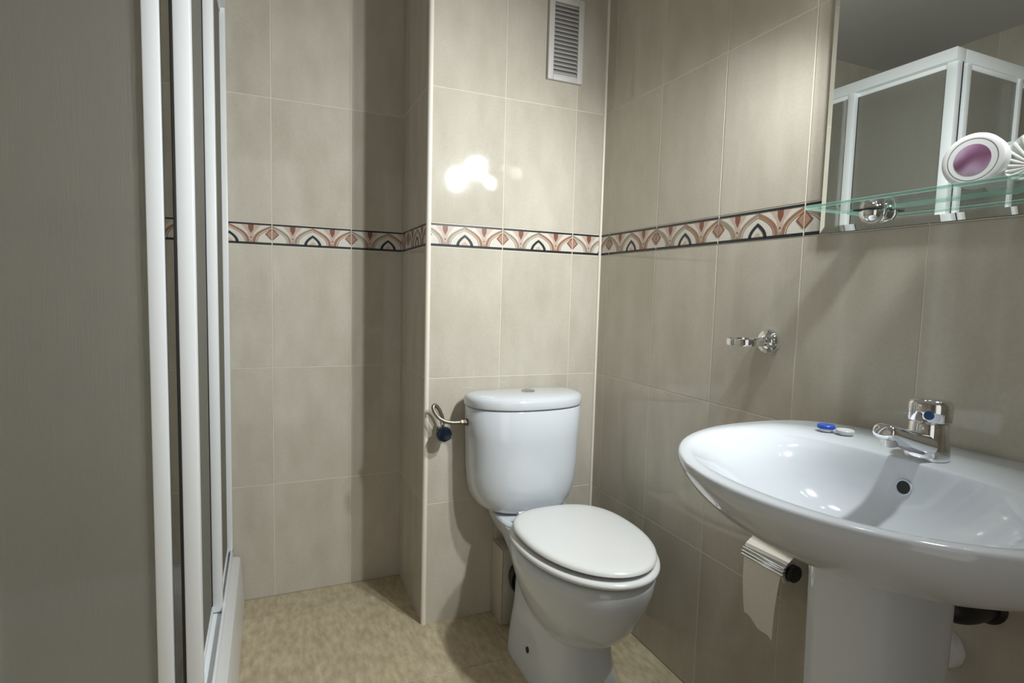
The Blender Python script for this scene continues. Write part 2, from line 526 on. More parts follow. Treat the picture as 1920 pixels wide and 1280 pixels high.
# floor
floor = tag(box_obj('floor', (XL - .1, .1, YF - .1, YS + .1, -.10, -.001), 'floor_grout'), 'sand coloured stone look tiled floor', 'floor', kind='structure')
fx = [XL, -1.140, -.390, 0]
fy = [YF, -2.15, -1.675, -1.2, -.725, -.25, .225, YS]
def floor_tile_mesh(w, d):
    key = ('f', round(w, 4), round(d, 4))
    if key in tile_cache: return tile_cache[key]
    bm = bmesh.new(); g, ch = .0008, .0007
    loops = []
    for z, i in ((-.008, 0), (-ch, 0), (0, ch)):
        a = g + i
        loops.append([(a, a, z), (w - a, a, z), (w - a, d - a, z), (a, d - a, z)])
    add_loft(bm, loops)
    bmesh.ops.recalc_face_normals(bm, faces=bm.faces)
    me = bpy.data.meshes.new('floor_tile'); bm.to_mesh(me); bm.free(); me.materials.append(M['floor_tile'])
    tile_cache[key] = me; return me
for i in range(len(fx) - 1):
    for j in range(len(fy) - 1):
        if fx[i] < -.63 or fy[j] < 0:
            x0, x1, y0, y1 = fx[i], fx[i + 1], fy[j], fy[j + 1]
            o = bpy.data.objects.new('floor_tile', floor_tile_mesh(x1 - x0, y1 - y0))
            o.location = (x0, y0, 0); col.objects.link(o); o.parent = floor
ceiling = tag(box_obj('ceiling', (XL - .1, .1, YF - .1, YS + .1, ZC, ZC + .1), 'plaster'), 'plain white painted ceiling', 'ceiling', kind='structure')

# corner trims
bm = bmesh.new()
add_lathe(bm, (-CW + .006, .006, 0), (0, 0, 1), [(0, .0085), (ZC, .0085)], 20)
tag(finish(bm, 'trim_1', 'trim'), 'pale rounded edge trim on the outer corner left of the toilet', 'trim', kind='structure')
bm = bmesh.new()
add_lathe(bm, (-.001, -.001, 0), (0, 0, 1), [(0, .006), (ZC, .006)], 14)
tag(finish(bm, 'trim_2', 'trim'), 'pale bead in the inner corner right of the toilet', 'trim', kind='structure')

# tiled boxing for the waste pipe behind the toilet
bxx = thing('pipe_boxing', 'low tiled boxing on the floor behind the toilet', 'pipe boxing', (-.34, -.045, 0))
box_obj('body', (-.371, -.23, -.089, -.001, 0.001, .245), 'grout', bxx)
bm = bmesh.new(); add_box(bm, -.375, -.3705, -.093, -.001, .001, .249, .0008); finish(bm, 'tile', 'tile', bxx)
bm = bmesh.new(); add_box(bm, -.370, -.23, -.0935, -.089, .001, .249, .0008); finish(bm, 'tile', 'tile', bxx)
bm = bmesh.new(); add_box(bm, -.370, -.23, -.089, -.001, .245, .249, .0008); finish(bm, 'tile', 'tile', bxx)

# ------------------------------------------------------------------ ventilation grille
vg = thing('vent_grille', 'white louvred ventilation grille high on the wall above the toilet', 'vent', (-.163, 0, 1.755))
vx0, vx1, vz0, vz1 = -.226, -.101, 1.752, 2.012
fw = .019
box_obj('backing', (vx0 + .004, vx1 - .004, -.004, -.0005, vz0 + .004, vz1 - .004), 'vent_dark', vg)
for b in ((vx0, vx0 + fw, vz0, vz1), (vx1 - fw, vx1, vz0, vz1), (vx0 + fw, vx1 - fw, vz0, vz0 + fw), (vx0 + fw, vx1 - fw, vz1 - fw, vz1)):
    box_obj('frame_bar', (b[0], b[1], -.014, -.0005, b[2], b[3]), 'vent', vg, .0015)
ns = 17
pit = (vz1 - vz0 - 2 * fw) / ns
slat_me = None
for k in range(ns):
    zc = vz0 + fw + pit * (k + .5)
    if slat_me is None:
        bm = bmesh.new()
        w = vx1 - vx0 - 2 * fw - .001
        prof = [(-.0035, .0052), (-.0035, .0038), (-.0125, -.0052), (-.0125, -.0038)]
        l0 = [(-w / 2, p[0], p[1]) for p in (prof[0], prof[1], prof[2], prof[3])]
        l1 = [(w / 2, p[1], p[2]) for p in l0]
        add_loft(bm, [l0, l1]); bmesh.ops.recalc_face_normals(bm, faces=bm.faces)
        slat_me = bpy.data.meshes.new('slat'); bm.to_mesh(slat_me); bm.free(); slat_me.materials.append(M['vent'])
    o = bpy.data.objects.new('slat', slat_me); col.objects.link(o); o.parent = vg
    o.location = Vector(((vx0 + vx1) / 2, 0, zc)) - Vector(vg.location)

# ------------------------------------------------------------------ shower tray and enclosure
XE, YE = -1.143, -.445          # outer edge of the tray
TZ = .165
bm = bmesh.new()
def rect(z, i, r=.02):
    x0, x1, y0, y1 = XL + .002 + i * .5, XE - i, YE + i, YS - .002 - i * .5
    out = []
    for cx, cy, a0 in ((x1 - r, y1 - r, 0), (x0 + r, y1 - r, 90), (x0 + r, y0 + r, 180), (x1 - r, y0 + r, 270)):
        for k in range(6):
            a = math.radians(a0 + 18 * k); out.append((cx + r * math.cos(a), cy + r * math.sin(a), z))
    return out
add_loft(bm, [rect(.001, -.008), rect(TZ - .012, 0), rect(TZ - .003, .003), rect(TZ, .010), rect(TZ, .085), rect(TZ - .015, .098), rect(TZ - .075, .125), rect(TZ - .085, .16)])
tag(finish(bm, 'shower_tray', 'tray'), 'white raised shower tray under the frosted enclosure', 'shower tray')

se = thing('shower_enclosure', 'corner entry shower enclosure with frosted panes and white frames', 'shower enclosure', (-1.19, -.40, TZ))
RX0, RX1 = -1.222, -1.168        # rail across x for the long face
RY0, RY1 = -.418, -.364          # rail across y for the short face
ZT0, ZT1 = 1.915, 1.958
# top rails and bottom tracks, each with its own lip
box_obj('top_rail', (RX0, RX1, RY0, YS - .001, ZT0, ZT1), 'white_metal', se, .003)
box_obj('top_rail', (XL + .001, RX0 - .0005, RY0, RY1, ZT0, ZT1), 'white_metal', se, .003)
def track(name, b):
    o = box_obj(name, b, 'white_metal', se, .002); return o
t1 = track('bottom_track', (RX0, RX1, RY0, YS - .001, TZ + .0005, TZ + .012))
for x0, x1, z1 in ((RX1 - .006, RX1, .030), (RX0 + .021, RX0 + .025, .022), (RX0, RX0 + .004, .026)):
    bm = bmesh.new(); add_box(bm, x0, x1, RY0 + (.0 if x1 > RX0 + .03 else .06), YS - .001, TZ + .010, TZ + z1, .0008); finish(bm, 'track_lip', 'white_metal', t1)
bm = bmesh.new(); add_box(bm, RX0 + .006, RX0 + .019, RY0 + .02, -.02, TZ + .0115, TZ + .0155, .0008); finish(bm, 'guide_seal', 'rubber', t1)
t2 = track('bottom_track', (XL + .001, RX0 - .0005, RY0, RY1, TZ + .0005, TZ + .012))
for y0, y1, z1 in ((RY0, RY0 + .006, .030), (RY1 - .004, RY1, .026)):
    bm = bmesh.new(); add_box(bm, XL + .001, RX0 - .01, y0, y1, TZ + .010, TZ + z1, .0008); finish(bm, 'track_lip', 'white_metal', t2)
# wall jambs
box_obj('wall_jamb', (-1.195, -1.168, YS - .022, YS - .001, TZ + .012, ZT0), 'white_metal', se, .002)
box_obj('wall_jamb', (XL + .001, XL + .022, RY0 + .004, RY1 - .004, TZ + .012, ZT0), 'white_metal', se, .002)
def panel(name, ax, c, a0, a1, st_a, st_b, th=.022, sealed=None, frame='stile'):
    """ax 'x': pane lies in plane x=c and runs along y; ax 'y': the other way; st_a/st_b stile widths"""
    z0, z1 = TZ + .016, ZT0 + .004
    def bb(p0, p1, t, zz0, zz1):
        return (c - t / 2, c + t / 2, p0, p1, zz0, zz1) if ax == 'x' else (p0, p1, c - t / 2, c + t / 2, zz0, zz1)
    bm = bmesh.new(); add_box(bm, *bb(a0 + st_a * .5, a1 - st_b * .5, .004, z0 + .004, z1 - .004))
    g = finish(bm, name, 'frosted', se, smooth=0)
    if st_a: bm = bmesh.new(); add_box(bm, *bb(a0, a0 + st_a, th, z0, z1), bevel=.003); finish(bm, frame, 'white_metal', g)
    if st_b: bm = bmesh.new(); add_box(bm, *bb(a1 - st_b, a1, th, z0, z1), bevel=.003); finish(bm, frame, 'white_metal', g)
    for zz in ((z0, z0 + .018), (z1 - .018, z1)):
        bm = bmesh.new(); add_box(bm, *bb(a0 + st_a, a1 - st_b, .012, *zz), bevel=.001); finish(bm, 'pane_rail', 'white_metal', g)
    if sealed is not None:
        bm = bmesh.new(); add_box(bm, *sealed, z0, z1, bevel=.0008); finish(bm, 'rubber_seal', 'rubber', g)
    return g
panel('fixed_pane', 'x', -1.186, -.040, YS - .018, .030, 0, .024, (-1.2035, -1.1985, -.040, -.015))
panel('sliding_door', 'x', -1.2015, -.412, .02, .036, .022, .030, (-1.2215, -1.2168, -.412, -.385))
panel('fixed_pane', 'y', -.382, XL + .018, -1.525, 0, .030, .022)
panel('sliding_door', 'y', -.401, -1.585, -1.238, .022, .029, .026)

# ------------------------------------------------------------------ toilet
TCX = -.287
to = thing('toilet', 'white close coupled toilet with closed lid and cistern in the corner', 'toilet', (TCX, -.35, 0))
bm = bmesh.new()
add_loft(bm, [egg(.145, TCX, -.41, .040, .05, .05), egg(.155, TCX, -.41, .070, .09, .08), egg(.175, TCX, -.415, .097, .128, .11), egg(.21, TCX, -.42, .124, .168, .135), egg(.25, TCX, -.42, .143, .198, .155), egg(.30, TCX, -.42, .159, .224, .175),
              egg(.345, TCX, -.42, .169, .240, .195), egg(.370, TCX, -.42, .172, .244, .20), egg(.382, TCX, -.42, .170, .242, .20), egg(.387, TCX, -.42, .163, .234, .195)])
bowl = finish(bm, 'bowl', 'ceramic', to, 60)
bm = bmesh.new()
def foot(z, hw, yf, yb, n=4.0): 
    ym = yf * .45 + yb * .55
    return egg(z, TCX, ym, hw, ym - yf, yb - ym, 2.8, 7.0)
add_loft(bm, [foot(.001, .118, -.535, -.185), foot(.012, .119, -.537, -.185), foot(.03, .117, -.530, -.185), foot(.09, .109, -.512, -.185), foot(.15, .098, -.505, -.185), foot(.22, .092, -.50, -.18), foot(.29, .105, -.48, -.15), foot(.35, .120, -.46, -.10), foot(.375, .124, -.44, -.09)])
ft = finish(bm, 'foot', 'ceramic', to, 60)
for s in (-1, 1):
    bm = bmesh.new(); add_lathe(bm, (TCX + s * .106, -.345, .078), (s, 0, .03), [(0, .0085), (.0062, .0085), (.0068, .0075)], 20); finish(bm, 'bolt_hole', 'hole', ft)
bm = bmesh.new()
add_loft(bm, [egg(.28, TCX, -.10, .075, .13, .06, 4, 4), egg(.33, TCX, -.11, .108, .14, .085, 4, 5), egg(.365, TCX, -.11, .124, .14, .09, 4, 5), egg(.380, TCX, -.11, .128, .14, .09, 4, 5), egg(.385, TCX, -.11, .124, .136, .086, 4, 5)])
finish(bm, 'cistern_deck', 'ceramic', to, 50)
# cistern
TKX = -.304
bm = bmesh.new()
def tk(z, hw, lf, lb=.048): return egg(z, TKX, -.06, hw, lf, lb, 2.5, 4.5, 96)
add_loft(bm, [tk(.3865, .098, .085), tk(.390, .119, .100), tk(.400, .141, .112), tk(.418, .159, .120), tk(.445, .171, .1255), tk(.480, .1785, .129), tk(.53, .183, .131), tk(.62, .186, .132), tk(.713, .1885, .133), tk(.7155, .186, .131)])
finish(bm, 'cistern', 'ceramic', to, 60)
bm = bmesh.new()
def tl(z, i): return egg(z, TKX, -.06, .194 - i, .138 - i, .054 - i * .6, 2.4, 3.2, 96)
add_loft(bm, [tl(.7175, .006), tl(.7195, .001), tl(.723, 0), tl(.739, 0), tl(.746, .0025), tl(.751, .008), tl(.7545, .018), tl(.7575, .035), tl(.759, .06)])
lidc = finish(bm, 'cistern_lid', 'ceramic', to, 60)
bm = bmesh.new(); add_lathe(bm, (-.299, -.088, .7582), (0, 0, 1), [(0, .0215), (.0035, .0215), (.0045, .0195), (.0042, .017)], 32); fb = finish(bm, 'flush_button', 'steel', lidc)
# seat ring
def seat(z, i): return egg(z, TCX, -.42, .176 - i, .258 - i, .190 - i, 2.0, 2.7)
bm = bmesh.new()
hole = lambda z, i: egg(z, TCX, -.44, .105 + i, .15 + i, .12 + i, 2.0, 2.4)
rs = add_loft(bm, [hole(.398, 0), seat(.3965, .016), seat(.3980, .005), seat(.4035, 0), seat(.409, .001), seat(.4130, .006), seat(.4145, .014), hole(.4135, .004), hole(.408, 0)], False, False)
for i in range(72):
    bm.faces.new((rs[-1][i], rs[-1][(i + 1) % 72], rs[0][(i + 1) % 72], rs[0][i]))
finish(bm, 'seat_ring', 'seat', to, 60)
bm = bmesh.new()
def cov(z, i): return egg(z, TCX, -.42, .166 - i, .250 - i, .190 - i, 2.0, 2.7)
add_loft(bm, [cov(.4240, .022), cov(.4242, .006), cov(.427, 0), cov(.432, .001), cov(.4365, .006), cov(.4385, .016), cov(.4395, .04), cov(.440, .08)])
finish(bm, 'seat_cover', 'seat', to, 60)
for s in (-1, 1):
    bm = bmesh.new(); add_lathe(bm, (TCX + s * .075 - .02, -.222, .415), (1, 0, 0), [(0, .010), (.04, .010)], 16)
    add_lathe(bm, (TCX + s * .075, -.222, .3845), (0, 0, 1), [(0, .013), (.027, .012)], 16); finish(bm, 'hinge', 'seat', to)
    bm = bmesh.new(); add_box(bm, TCX + s * .12 - .012, TCX + s * .12 + .012, -.54, -.51, .3855, .3975, .002); finish(bm, 'bumper', 'seat', to)
# waste connector
bm = bmesh.new()
add_tube(bm, catmull([(-.305, -.19, .17), (-.305, -.15, .17), (-.305, -.1, .165)], 6), .05, 20)
add_lathe(bm, (-.305, -.145, .168), (0, 1, 0), [(0, .058), (.022, .058)], 24)
finish(bm, 'waste_connector', 'black', to)

# ------------------------------------------------------------------ stop valve and hose
sv = thing('stop_valve', 'water stop valve with dark blue knob on the wall left of the cistern', 'valve', (-.561, 0, .63))
bm = bmesh.new(); add_lathe(bm, (-.561, -.0005, .632), (0, -1, 0), [(0, .015), (.002, .015), (.007, .013), (.008, .009), (.028, .009)], 28); finish(bm, 'wall_flange', 'chrome', sv)
bm = bmesh.new(); add_lathe(bm, (-.561, -.026, .632), (0, -1, 0), [(0, .010), (.012, .010), (.013, .0065), (.020, .0065)], 20)
add_lathe(bm, (-.561, -.032, .632), (0, 0, 1), [(0, .007), (.026, .007), (.0262, .0088), (.037, .0088), (.038, .006)], 16); finish(bm, 'body', 'chrome', sv)
bm = bmesh.new()
d, s_, t_ = frame_of((0, -1, 0)); loops = []
for h, rr in ((.041, .006), (.042, .018), (.046, .0235), (.056, .0235), (.061, .0205), (.063, .012)):
    lp = []
    for i in range(48):
        a = 2 * PI * i / 48; q = rr * (1 + .022 * math.cos(8 * a)) if rr > .019 else rr
        lp.append(Vector((-.561, 0, .630)) + d * h + s_ * q * math.cos(a) + t_ * q * math.sin(a))
    loops.append(lp)
add_loft(bm, loops); finish(bm, 'knob', 'dark_blue', sv)
hp = catmull([(-.561, -.032, .668), (-.562, -.032, .678), (-.568, -.033, .694), (-.578, -.035, .711), (-.588, -.039, .719), (-.5945, -.044, .714), (-.591, -.049, .700), (-.578, -.055, .682), (-.558, -.061, .671), (-.535, -.064, .667), (-.520, -.065, .667), (-.510, -.065, .667)], 8)
bm = bmesh.new(); add_tube(bm, hp, .0060, 12); finish(bm, 'hose', 'braid', sv)
bm = bmesh.new(); add_lathe(bm, (-.516, -.065, .667), (1, 0, 0), [(0, .0065), (.003, .009), (.014, .009), (.0142, .0115), (.024, .0115), (.026, .009)], 6); finish(bm, 'hose_nut', 'bronze', sv, 20)

# ------------------------------------------------------------------ washbasin on pedestal
YC, ZR = -1.185, .829
wb = thing('washbasin', 'white oval ceramic washbasin mounted against the tiled wall', 'washbasin', (-.2, YC, .693))
def inn(z, hw, lf, lb, xm=-.300, nf=2.1, nb=2.35): return dee(z, YC, xm, hw, lf, lb, nf, nb)
def out(z, hw, lf, lb=.209, nf=2.05, nb=3.2): return dee(z, YC, -.212, hw, lf, lb, nf, nb)
loops = [dee(.693, YC, -.20, .07, .085, .10, 2.4, 4), dee(.696, YC, -.20, .110, .12, .16, 2.3, 4), out(.706, .150, .155, .19), out(.720, .188, .193, .203),
         out(.738, .224, .230, .207), out(.760, .256, .264, .208), out(.782, .278, .289), out(.802, .291, .305), out(.814, .2955, .3115), out(.822, .297, .313), out(ZR - .002, .2955, .3115, .2085), out(ZR, .292, .308, .206),
         inn(ZR, .246, .200, .133), inn(ZR - .002, .242, .196, .1312), inn(ZR - .005, .231, .191, .1302), inn(ZR - .009, .214, .185, .1292), inn(ZR - .017, .195, .176, .1275), inn(ZR - .034, .174, .163, .1245), inn(ZR - .056, .156, .147, .1185), inn(ZR - .078, .134, .125, .106),
         inn(ZR - .096, .103, .095, .082), inn(ZR - .107, .065, .060, .055), inn(ZR - .111, .028, .024, .024)]
bm = bmesh.new(); add_loft(bm, loops)
basin = finish(bm, 'basin', 'ceramic', wb, 50)
# overflow hole and drain
bm = bmesh.new(); add_lathe(bm, (-.1775, -1.173, .789), (-1, 0, .18), [(-.006, .0125), (.0012, .0125), (.0022, .0115), (.0010, .0095)], 28); ovf = finish(bm, 'overflow_ring', 'ceramic', basin)
bm = bmesh.new(); add_lathe(bm, (-.1775, -1.173, .789), (-1, 0, .18), [(-.004, .0098), (.0014, .0098)], 24); finish(bm, 'overflow_hole', 'hole', basin)
bm = bmesh.new(); add_lathe(bm, (-.300, YC, ZR - .112), (0, 0, 1), [(0, .030), (.003, .030), (.004, .026), (.002, .020), (.004, .016), (.006, .004)], 28); finish(bm, 'drain', 'chrome', basin)
# pedestal
pd = thing('basin_pedestal', 'white ceramic pedestal column under the washbasin', 'pedestal', (-.2, -1.160, 0))
bm = bmesh.new()
def ped(z, hw, xf, xb=-.12):
    xm = -.20
    return dee(z, -1.160, xm, hw, xm - xf, xb - xm, 2.8, 5.0, 64)
add_loft(bm, [ped(.025, .084, -.300), ped(.05, .081, -.296), ped(.20, .077, -.290), ped(.45, .077, -.288), ped(.64, .079, -.292), ped(.693, .082, -.296)])
finish(bm, 'column', 'ceramic', pd, 60)
bm = bmesh.new()
add_loft(bm, [ped(.001, .088, -.306, -.118), ped(.020, .089, -.307, -.118), ped(.030, .085, -.302, -.119)])
finish(bm, 'plinth', 'ceramic', pd, 60)

# siphon below the basin
sp = thing('siphon', 'black plastic waste siphon half hidden behind the basin pedestal', 'siphon', (-.06, -1.20, .60))
bm = bmesh.new()
add_tube(bm, catmull([(-.085, -1.14, .606), (-.082, -1.172, .600), (-.072, -1.197, .592), (-.045, -1.206, .589), (-.0005, -1.206, .589)], 6), .0215, 18)
finish(bm, 'pipe', 'black', sp)
bm = bmesh.new(); add_lathe(bm, (-.082, -1.172, .600), (.15, -.75, -.18), [(0, .027), (.022, .027)], 12); finish(bm, 'coupling_nut', 'black', sp, 20)
bm = bmesh.new(); add_lathe(bm, (-.0005, -1.206, .589), (-1, 0, 0), [(0, .030), (.003, .030), (.009, .024)], 24); finish(bm, 'wall_rosette', 'black', sp)
# white pipe cover on the wall
pc = thing('pipe_cover', 'round white pipe cover on the wall behind the pedestal', 'pipe cover', (0, -1.148, .487))
bm = bmesh.new(); add_lathe(bm, (-.0005, -1.148, .487), (-1, 0, 0), [(0, .036), (.005, .036), (.014, .032), (.018, .022), (.020, .010)], 28); finish(bm, 'rosette', 'white_plastic', pc)
bm = bmesh.new(); add_lathe(bm, (-.018, -1.148, .487), (-1, 0, 0), [(0, .009), (.02, .009)], 16); finish(bm, 'plug', 'white_plastic', pc)

# ------------------------------------------------------------------ faucet
FX, FY = -.125, -1.170
fa = thing('faucet', 'chrome single lever mixer tap with blue marker on the washbasin', 'faucet', (FX, FY, ZR))
bm = bmesh.new(); add_lathe(bm, (FX, FY, ZR + .0003), (0, 0, 1), [(0, .0285), (.002, .0295), (.006, .0295), (.020, .0280), (.040, .0268), (.0545, .0265), (.056, .0255)], 48); finish(bm, 'body', 'chrome', fa)
# spout: tapered arm rising to the front
bm = bmesh.new(); loops = []
for t, hw, hh in ((0, .0240, .0170), (.15, .0235, .0165), (.4, .0215, .0150), (.65, .0195, .0130), (.85, .0185, .0120), (.95, .0175, .0112), (.985, .0155, .0095), (1.0, .0115, .006)):
    c = Vector((FX - .004 - .102 * t, FY + .001 * t, ZR + .0195 + .027 * t + .003 * t * t))
    lp = []
    for i in range(32):
        a = 2 * PI * i / 32
        lp.append((c.x + .30 * hh * math.sin(a), c.y + hw * spow(math.cos(a), .8), c.z + hh * spow(math.sin(a), .8)))
    loops.append(lp)
add_loft(bm, loops); spt = finish(bm, 'spout', 'chrome', fa, 50)
bm = bmesh.new(); add_lathe(bm, (FX - .090, FY + .001, ZR + .038), (.12, 0, -1), [(0, .0122), (.007, .0122), (.0075, .0112), (.012, .0112), (.0121, .0092), (.008, .0085)], 24); finish(bm, 'aerator', 'steel', spt)
bm = bmesh.new(); add_lathe(bm, (FX, FY, ZR + .0555), (0, 0, 1), [(0, .0245), (.004, .0245)], 32); finish(bm, 'neck', 'steel', fa)
# lever cap: flat-faced block with a rounded, sloping top
bm = bmesh.new(); loops = []
fd = Vector((-.88, -.47, 0)).normalized(); sdv = Vector((-fd.y, fd.x, 0))
for h, k, sl in ((.0588, .0270, 0), (.0600, .0282, 0), (.074, .0288, .03), (.084, .0288, .10), (.0890, .0265, .16), (.0920, .0210, .18), (.0935, .0110, .18)):
    lp = []
    for i in range(48):
        a = 2 * PI * i / 48
        ca2, sa2 = spow(math.cos(a), .62), spow(math.sin(a), .80)
        p = Vector((FX, FY, ZR + h)) + fd * (k * ca2 * 1.03) + sdv * (k * sa2)
        p.z += sl * k * math.cos(a) * .35
        lp.append(p)
    loops.append(lp)
add_loft(bm, loops); lev = finish(bm, 'lever', 'chrome', fa, 45)
bm = bmesh.new(); add_lathe(bm, Vector((FX, FY, ZR + .0700)) + fd * .0288, fd, [(0, .0066), (.0012, .0066), (.0016, .0056)], 24); finish(bm, 'marker', 'blue_dot', lev)

# ------------------------------------------------------------------ contact lens case
lc = thing('lens_case', 'small contact lens case with one blue cap on the basin edge', 'lens case', (-.120, -1.01, ZR))
ca_, cb_ = Vector((-.124, -.997, ZR + .0004)), Vector((-.114, -1.027, ZR + .0004))
for c, mt in ((ca_, 'blue'), (cb_, 'white_plastic')):
    bm = bmesh.new(); add_lathe(bm, c, (0, 0, 1), [(0, .0095), (.002, .0115), (.006, .0122)], 28); finish(bm, 'well', 'white_plastic', lc)
    bm = bmesh.new(); loops = []
    hz = .0125 if mt == 'blue' else .0095
    for h, rr in ((.006, .0135), (.0065, .0145), (hz - .001, .0145), (hz, .0135), (hz - .0004, .012)):
        lp = []
        for i in range(48):
            a = 2 * PI * i / 48; q = rr * (1 + (.018 * math.cos(16 * a) if .0142 < rr else 0))
            lp.append((c.x + q * math.cos(a), c.y + q * math.sin(a), c.z + h))
        loops.append(lp)
    add_loft(bm, loops); finish(bm, 'cap', mt, lc)
bm = bmesh.new(); mid = (ca_ + cb_) / 2; add_box(bm, mid.x - .006, mid.x + .006, mid.y - .012, mid.y + .012, mid.z + .0035, mid.z + .006, .001); finish(bm, 'bridge', 'white_plastic', lc)

# ------------------------------------------------------------------ mirror
MY0, MY1, MZ0, MZ1 = -1.468, -.862, 1.203, 1.745
mi = thing('mirror', 'large rectangular wall mirror above the washbasin', 'mirror', (0, -1.165, MZ0))
bm = bmesh.new()
def mr(x, i): return [(x, MY0 + i, MZ0 + i), (x, MY1 - i, MZ0 + i), (x, MY1 - i, MZ1 - i), (x, MY0 + i, MZ1 - i)]
add_loft(bm, [mr(-.006, 0), mr(-.0085, 0), mr(-.011, .012)], True, True)
finish(bm, 'glass', 'mirror', mi, smooth=0)
box_obj('backing', (-.006, -.0005, MY0 + .004, MY1 - .004, MZ0 + .004, MZ1 - .004), 'vent_dark', mi)

# mirror lamp: a bar above the mirror with two bulbs
ml = thing('mirror_lamp', 'chrome two bulb lamp bar mounted above the mirror', 'lamp', (0, -1.175, 1.79))
bm = bmesh.new(); add_box(bm, -.026, -.0005, -1.40, -.95, 1.762, 1.80, .006); finish(bm, 'bar', 'chrome', ml)
AIM = Vector((-.56, .66, -.53)).normalized()
for y in (-1.330, -1.022):
    bc = Vector((-.088, y, 1.690))                       # bulb centre
    bm = bmesh.new(); add_tube(bm, catmull([(-.02, y - .01, 1.781), (-.035, y - .018, 1.782), (-.048, y - .024, 1.765), bc - AIM * .052], 6), .005, 12); finish(bm, 'arm', 'chrome', ml)
    bm = bmesh.new(); add_lathe(bm, bc - AIM * .056, AIM, [(0, .006), (.003, .014), (.010, .021), (.030, .024), (.042, .0245), (.042, .0230), (.012, .018)], 28); finish(bm, 'socket', 'chrome', ml)
    bm = bmesh.new(); add_lathe(bm, bc - AIM * .022, AIM, [(0, .010), (.006, .014), (.014, .0175), (.024, .018), (.033, .0145), (.039, .007), (.0405, .001)], 20); finish(bm, 'bulb', 'bulb', ml)
    L = bpy.data.lights.new('bulb_light', 'SPOT'); L.energy = LAMP_POWER; L.shadow_soft_size = .03; L.color = (.955, .995, 1.0)
    L.spot_size = math.radians(134); L.spot_blend = 1.0
    lo = bpy.data.objects.new('bulb_light', L); col.objects.link(lo); lo.parent = ml
    lo.location = bc + AIM * .036 - Vector(ml.location)
    lo.rotation_euler = AIM.to_track_quat('-Z', 'Y').to_euler()

# ------------------------------------------------------------------ glass shelf
SY0, SY1, SZ = -1.415, -.915, 1.2385
gs = thing('glass_shelf', 'clear glass shelf on chrome knobs in front of the mirror', 'shelf', (-.07, -1.165, SZ))
bm = bmesh.new()
def sh(z, i):
    out = []; x0, x1, y0, y1, r = -.124 + i, -.018, SY0 + i, SY1 - i, .012
    for cx, cy, a0, rr in ((x1 - .002, y1 - .002, 0, .002), (x0 + r, y1 - r, 90, r), (x0 + r, y0 + r, 180, r), (x1 - .002, y0 + .002, 270, .002)):
        for k in range(5):
            a = math.radians(a0 + 22.5 * k); out.append((cx + rr * math.cos(a), cy + rr * math.sin(a), z))
    return out
add_loft(bm, [sh(SZ - .003, .0008), sh(SZ - .0022, 0), sh(SZ + .0022, 0), sh(SZ + .003, .0008)])
for f in bm.faces:
    f.material_index = 0 if len(f.verts) > 4 else 1
gl = finish(bm, 'glass_plate', ['shelf_glass', 'shelf_edge'], gs, 0)
for y in (-.985, -1.345):
    bm = bmesh.new(); add_lathe(bm, (-.011, y, SZ - .008), (-1, 0, 0), [(0, .017), (.006, .0215), (.014, .0235), (.022, .0222), (.030, .017), (.036, .009), (.038, .001)], 32)
    k = finish(bm, 'clamp_knob', 'chrome', gs)
    bm = bmesh.new(); add_box(bm, -.050, -.014, y - .0225, y + .0225, SZ - .0052, SZ - .0032); finish(bm, 'clamp_slot', 'rubber', k)

# ------------------------------------------------------------------ cream jar on its side
JR = .0405
ax = Vector((-1, -.20, .04)).normalized()
jc = Vector((-.062, -1.165, SZ + .003 + JR + .0006))
jar = thing('cream_jar', 'white cosmetic jar with purple label standing on its edge on glass shelf', 'jar', (jc.x, jc.y, SZ + .003))
bm = bmesh.new(); add_lathe(bm, jc, ax, [(-.028, .0305), (-.027, .033), (-.012, .0345), (-.012, .032)], 48); finish(bm, 'tub', 'white_plastic', jar)
bm = bmesh.new(); add_lathe(bm, jc, ax, [(-.014, JR - .002), (-.013, JR), (.006, JR), (.0095, JR - .002), (.0105, JR - .005), (.0105, JR - .0085), (.0098, JR - .009), (.0098, JR - .0095), (.0105, JR - .010), (.0105, .022)], 56); ld = finish(bm, 'lid', 'white_plastic', jar, 30)
bm = bmesh.new(); add_lathe(bm, jc, ax, [(.0104, .0232), (.0109, .0232), (.0110, .0225)], 48); finish(bm, 'label_disc', 'label', ld)
bm = bmesh.new(); add_lathe(bm, jc, ax, [(.0100, JR - .0088), (.01058, JR - .0088), (.01058, JR - .0097), (.0100, JR - .0097)], 56, False, False); finish(bm, 'lid_groove', 'groove', ld)

# ------------------------------------------------------------------ ribbed soap dish leaning on the mirror
sd_ax = Vector((-1, .15, .30)).normalized()
sc_ = Vector((-.046, -1.232, SZ + .003 + .040))
sd = thing('soap_dish', 'ivory round soap dish with radiating ribs leaning behind the jar', 'soap dish', (sc_.x, sc_.y, SZ + .003))
bm = bmesh.new(); add_lathe(bm, sc_, sd_ax, [(-.010, .020), (-.008, .030), (-.002, .039), (.002, .0405), (.003, .039), (-.002, .033), (-.005, .020), (-.006, .004)], 48); dish = finish(bm, 'dish', 'soap_dish', sd, 50)
d, s_, t_ = frame_of(sd_ax)
low = -t_ if t_.z > 0 else t_
hub = sc_ + low * .016
for k in range(20):
    a = 2 * PI * k / 20
    e = sc_ + s_ * (.038 * math.cos(a)) + t_ * (.038 * math.sin(a)) + d * .0022
    b0 = hub + (e - hub) * .16 - d * .004
    bm = bmesh.new(); add_tube(bm, [b0, (b0 + e) / 2 - d * .0008, e], [.0012, .0019, .0022], 8); finish(bm, 'rib', 'soap_dish', sd)

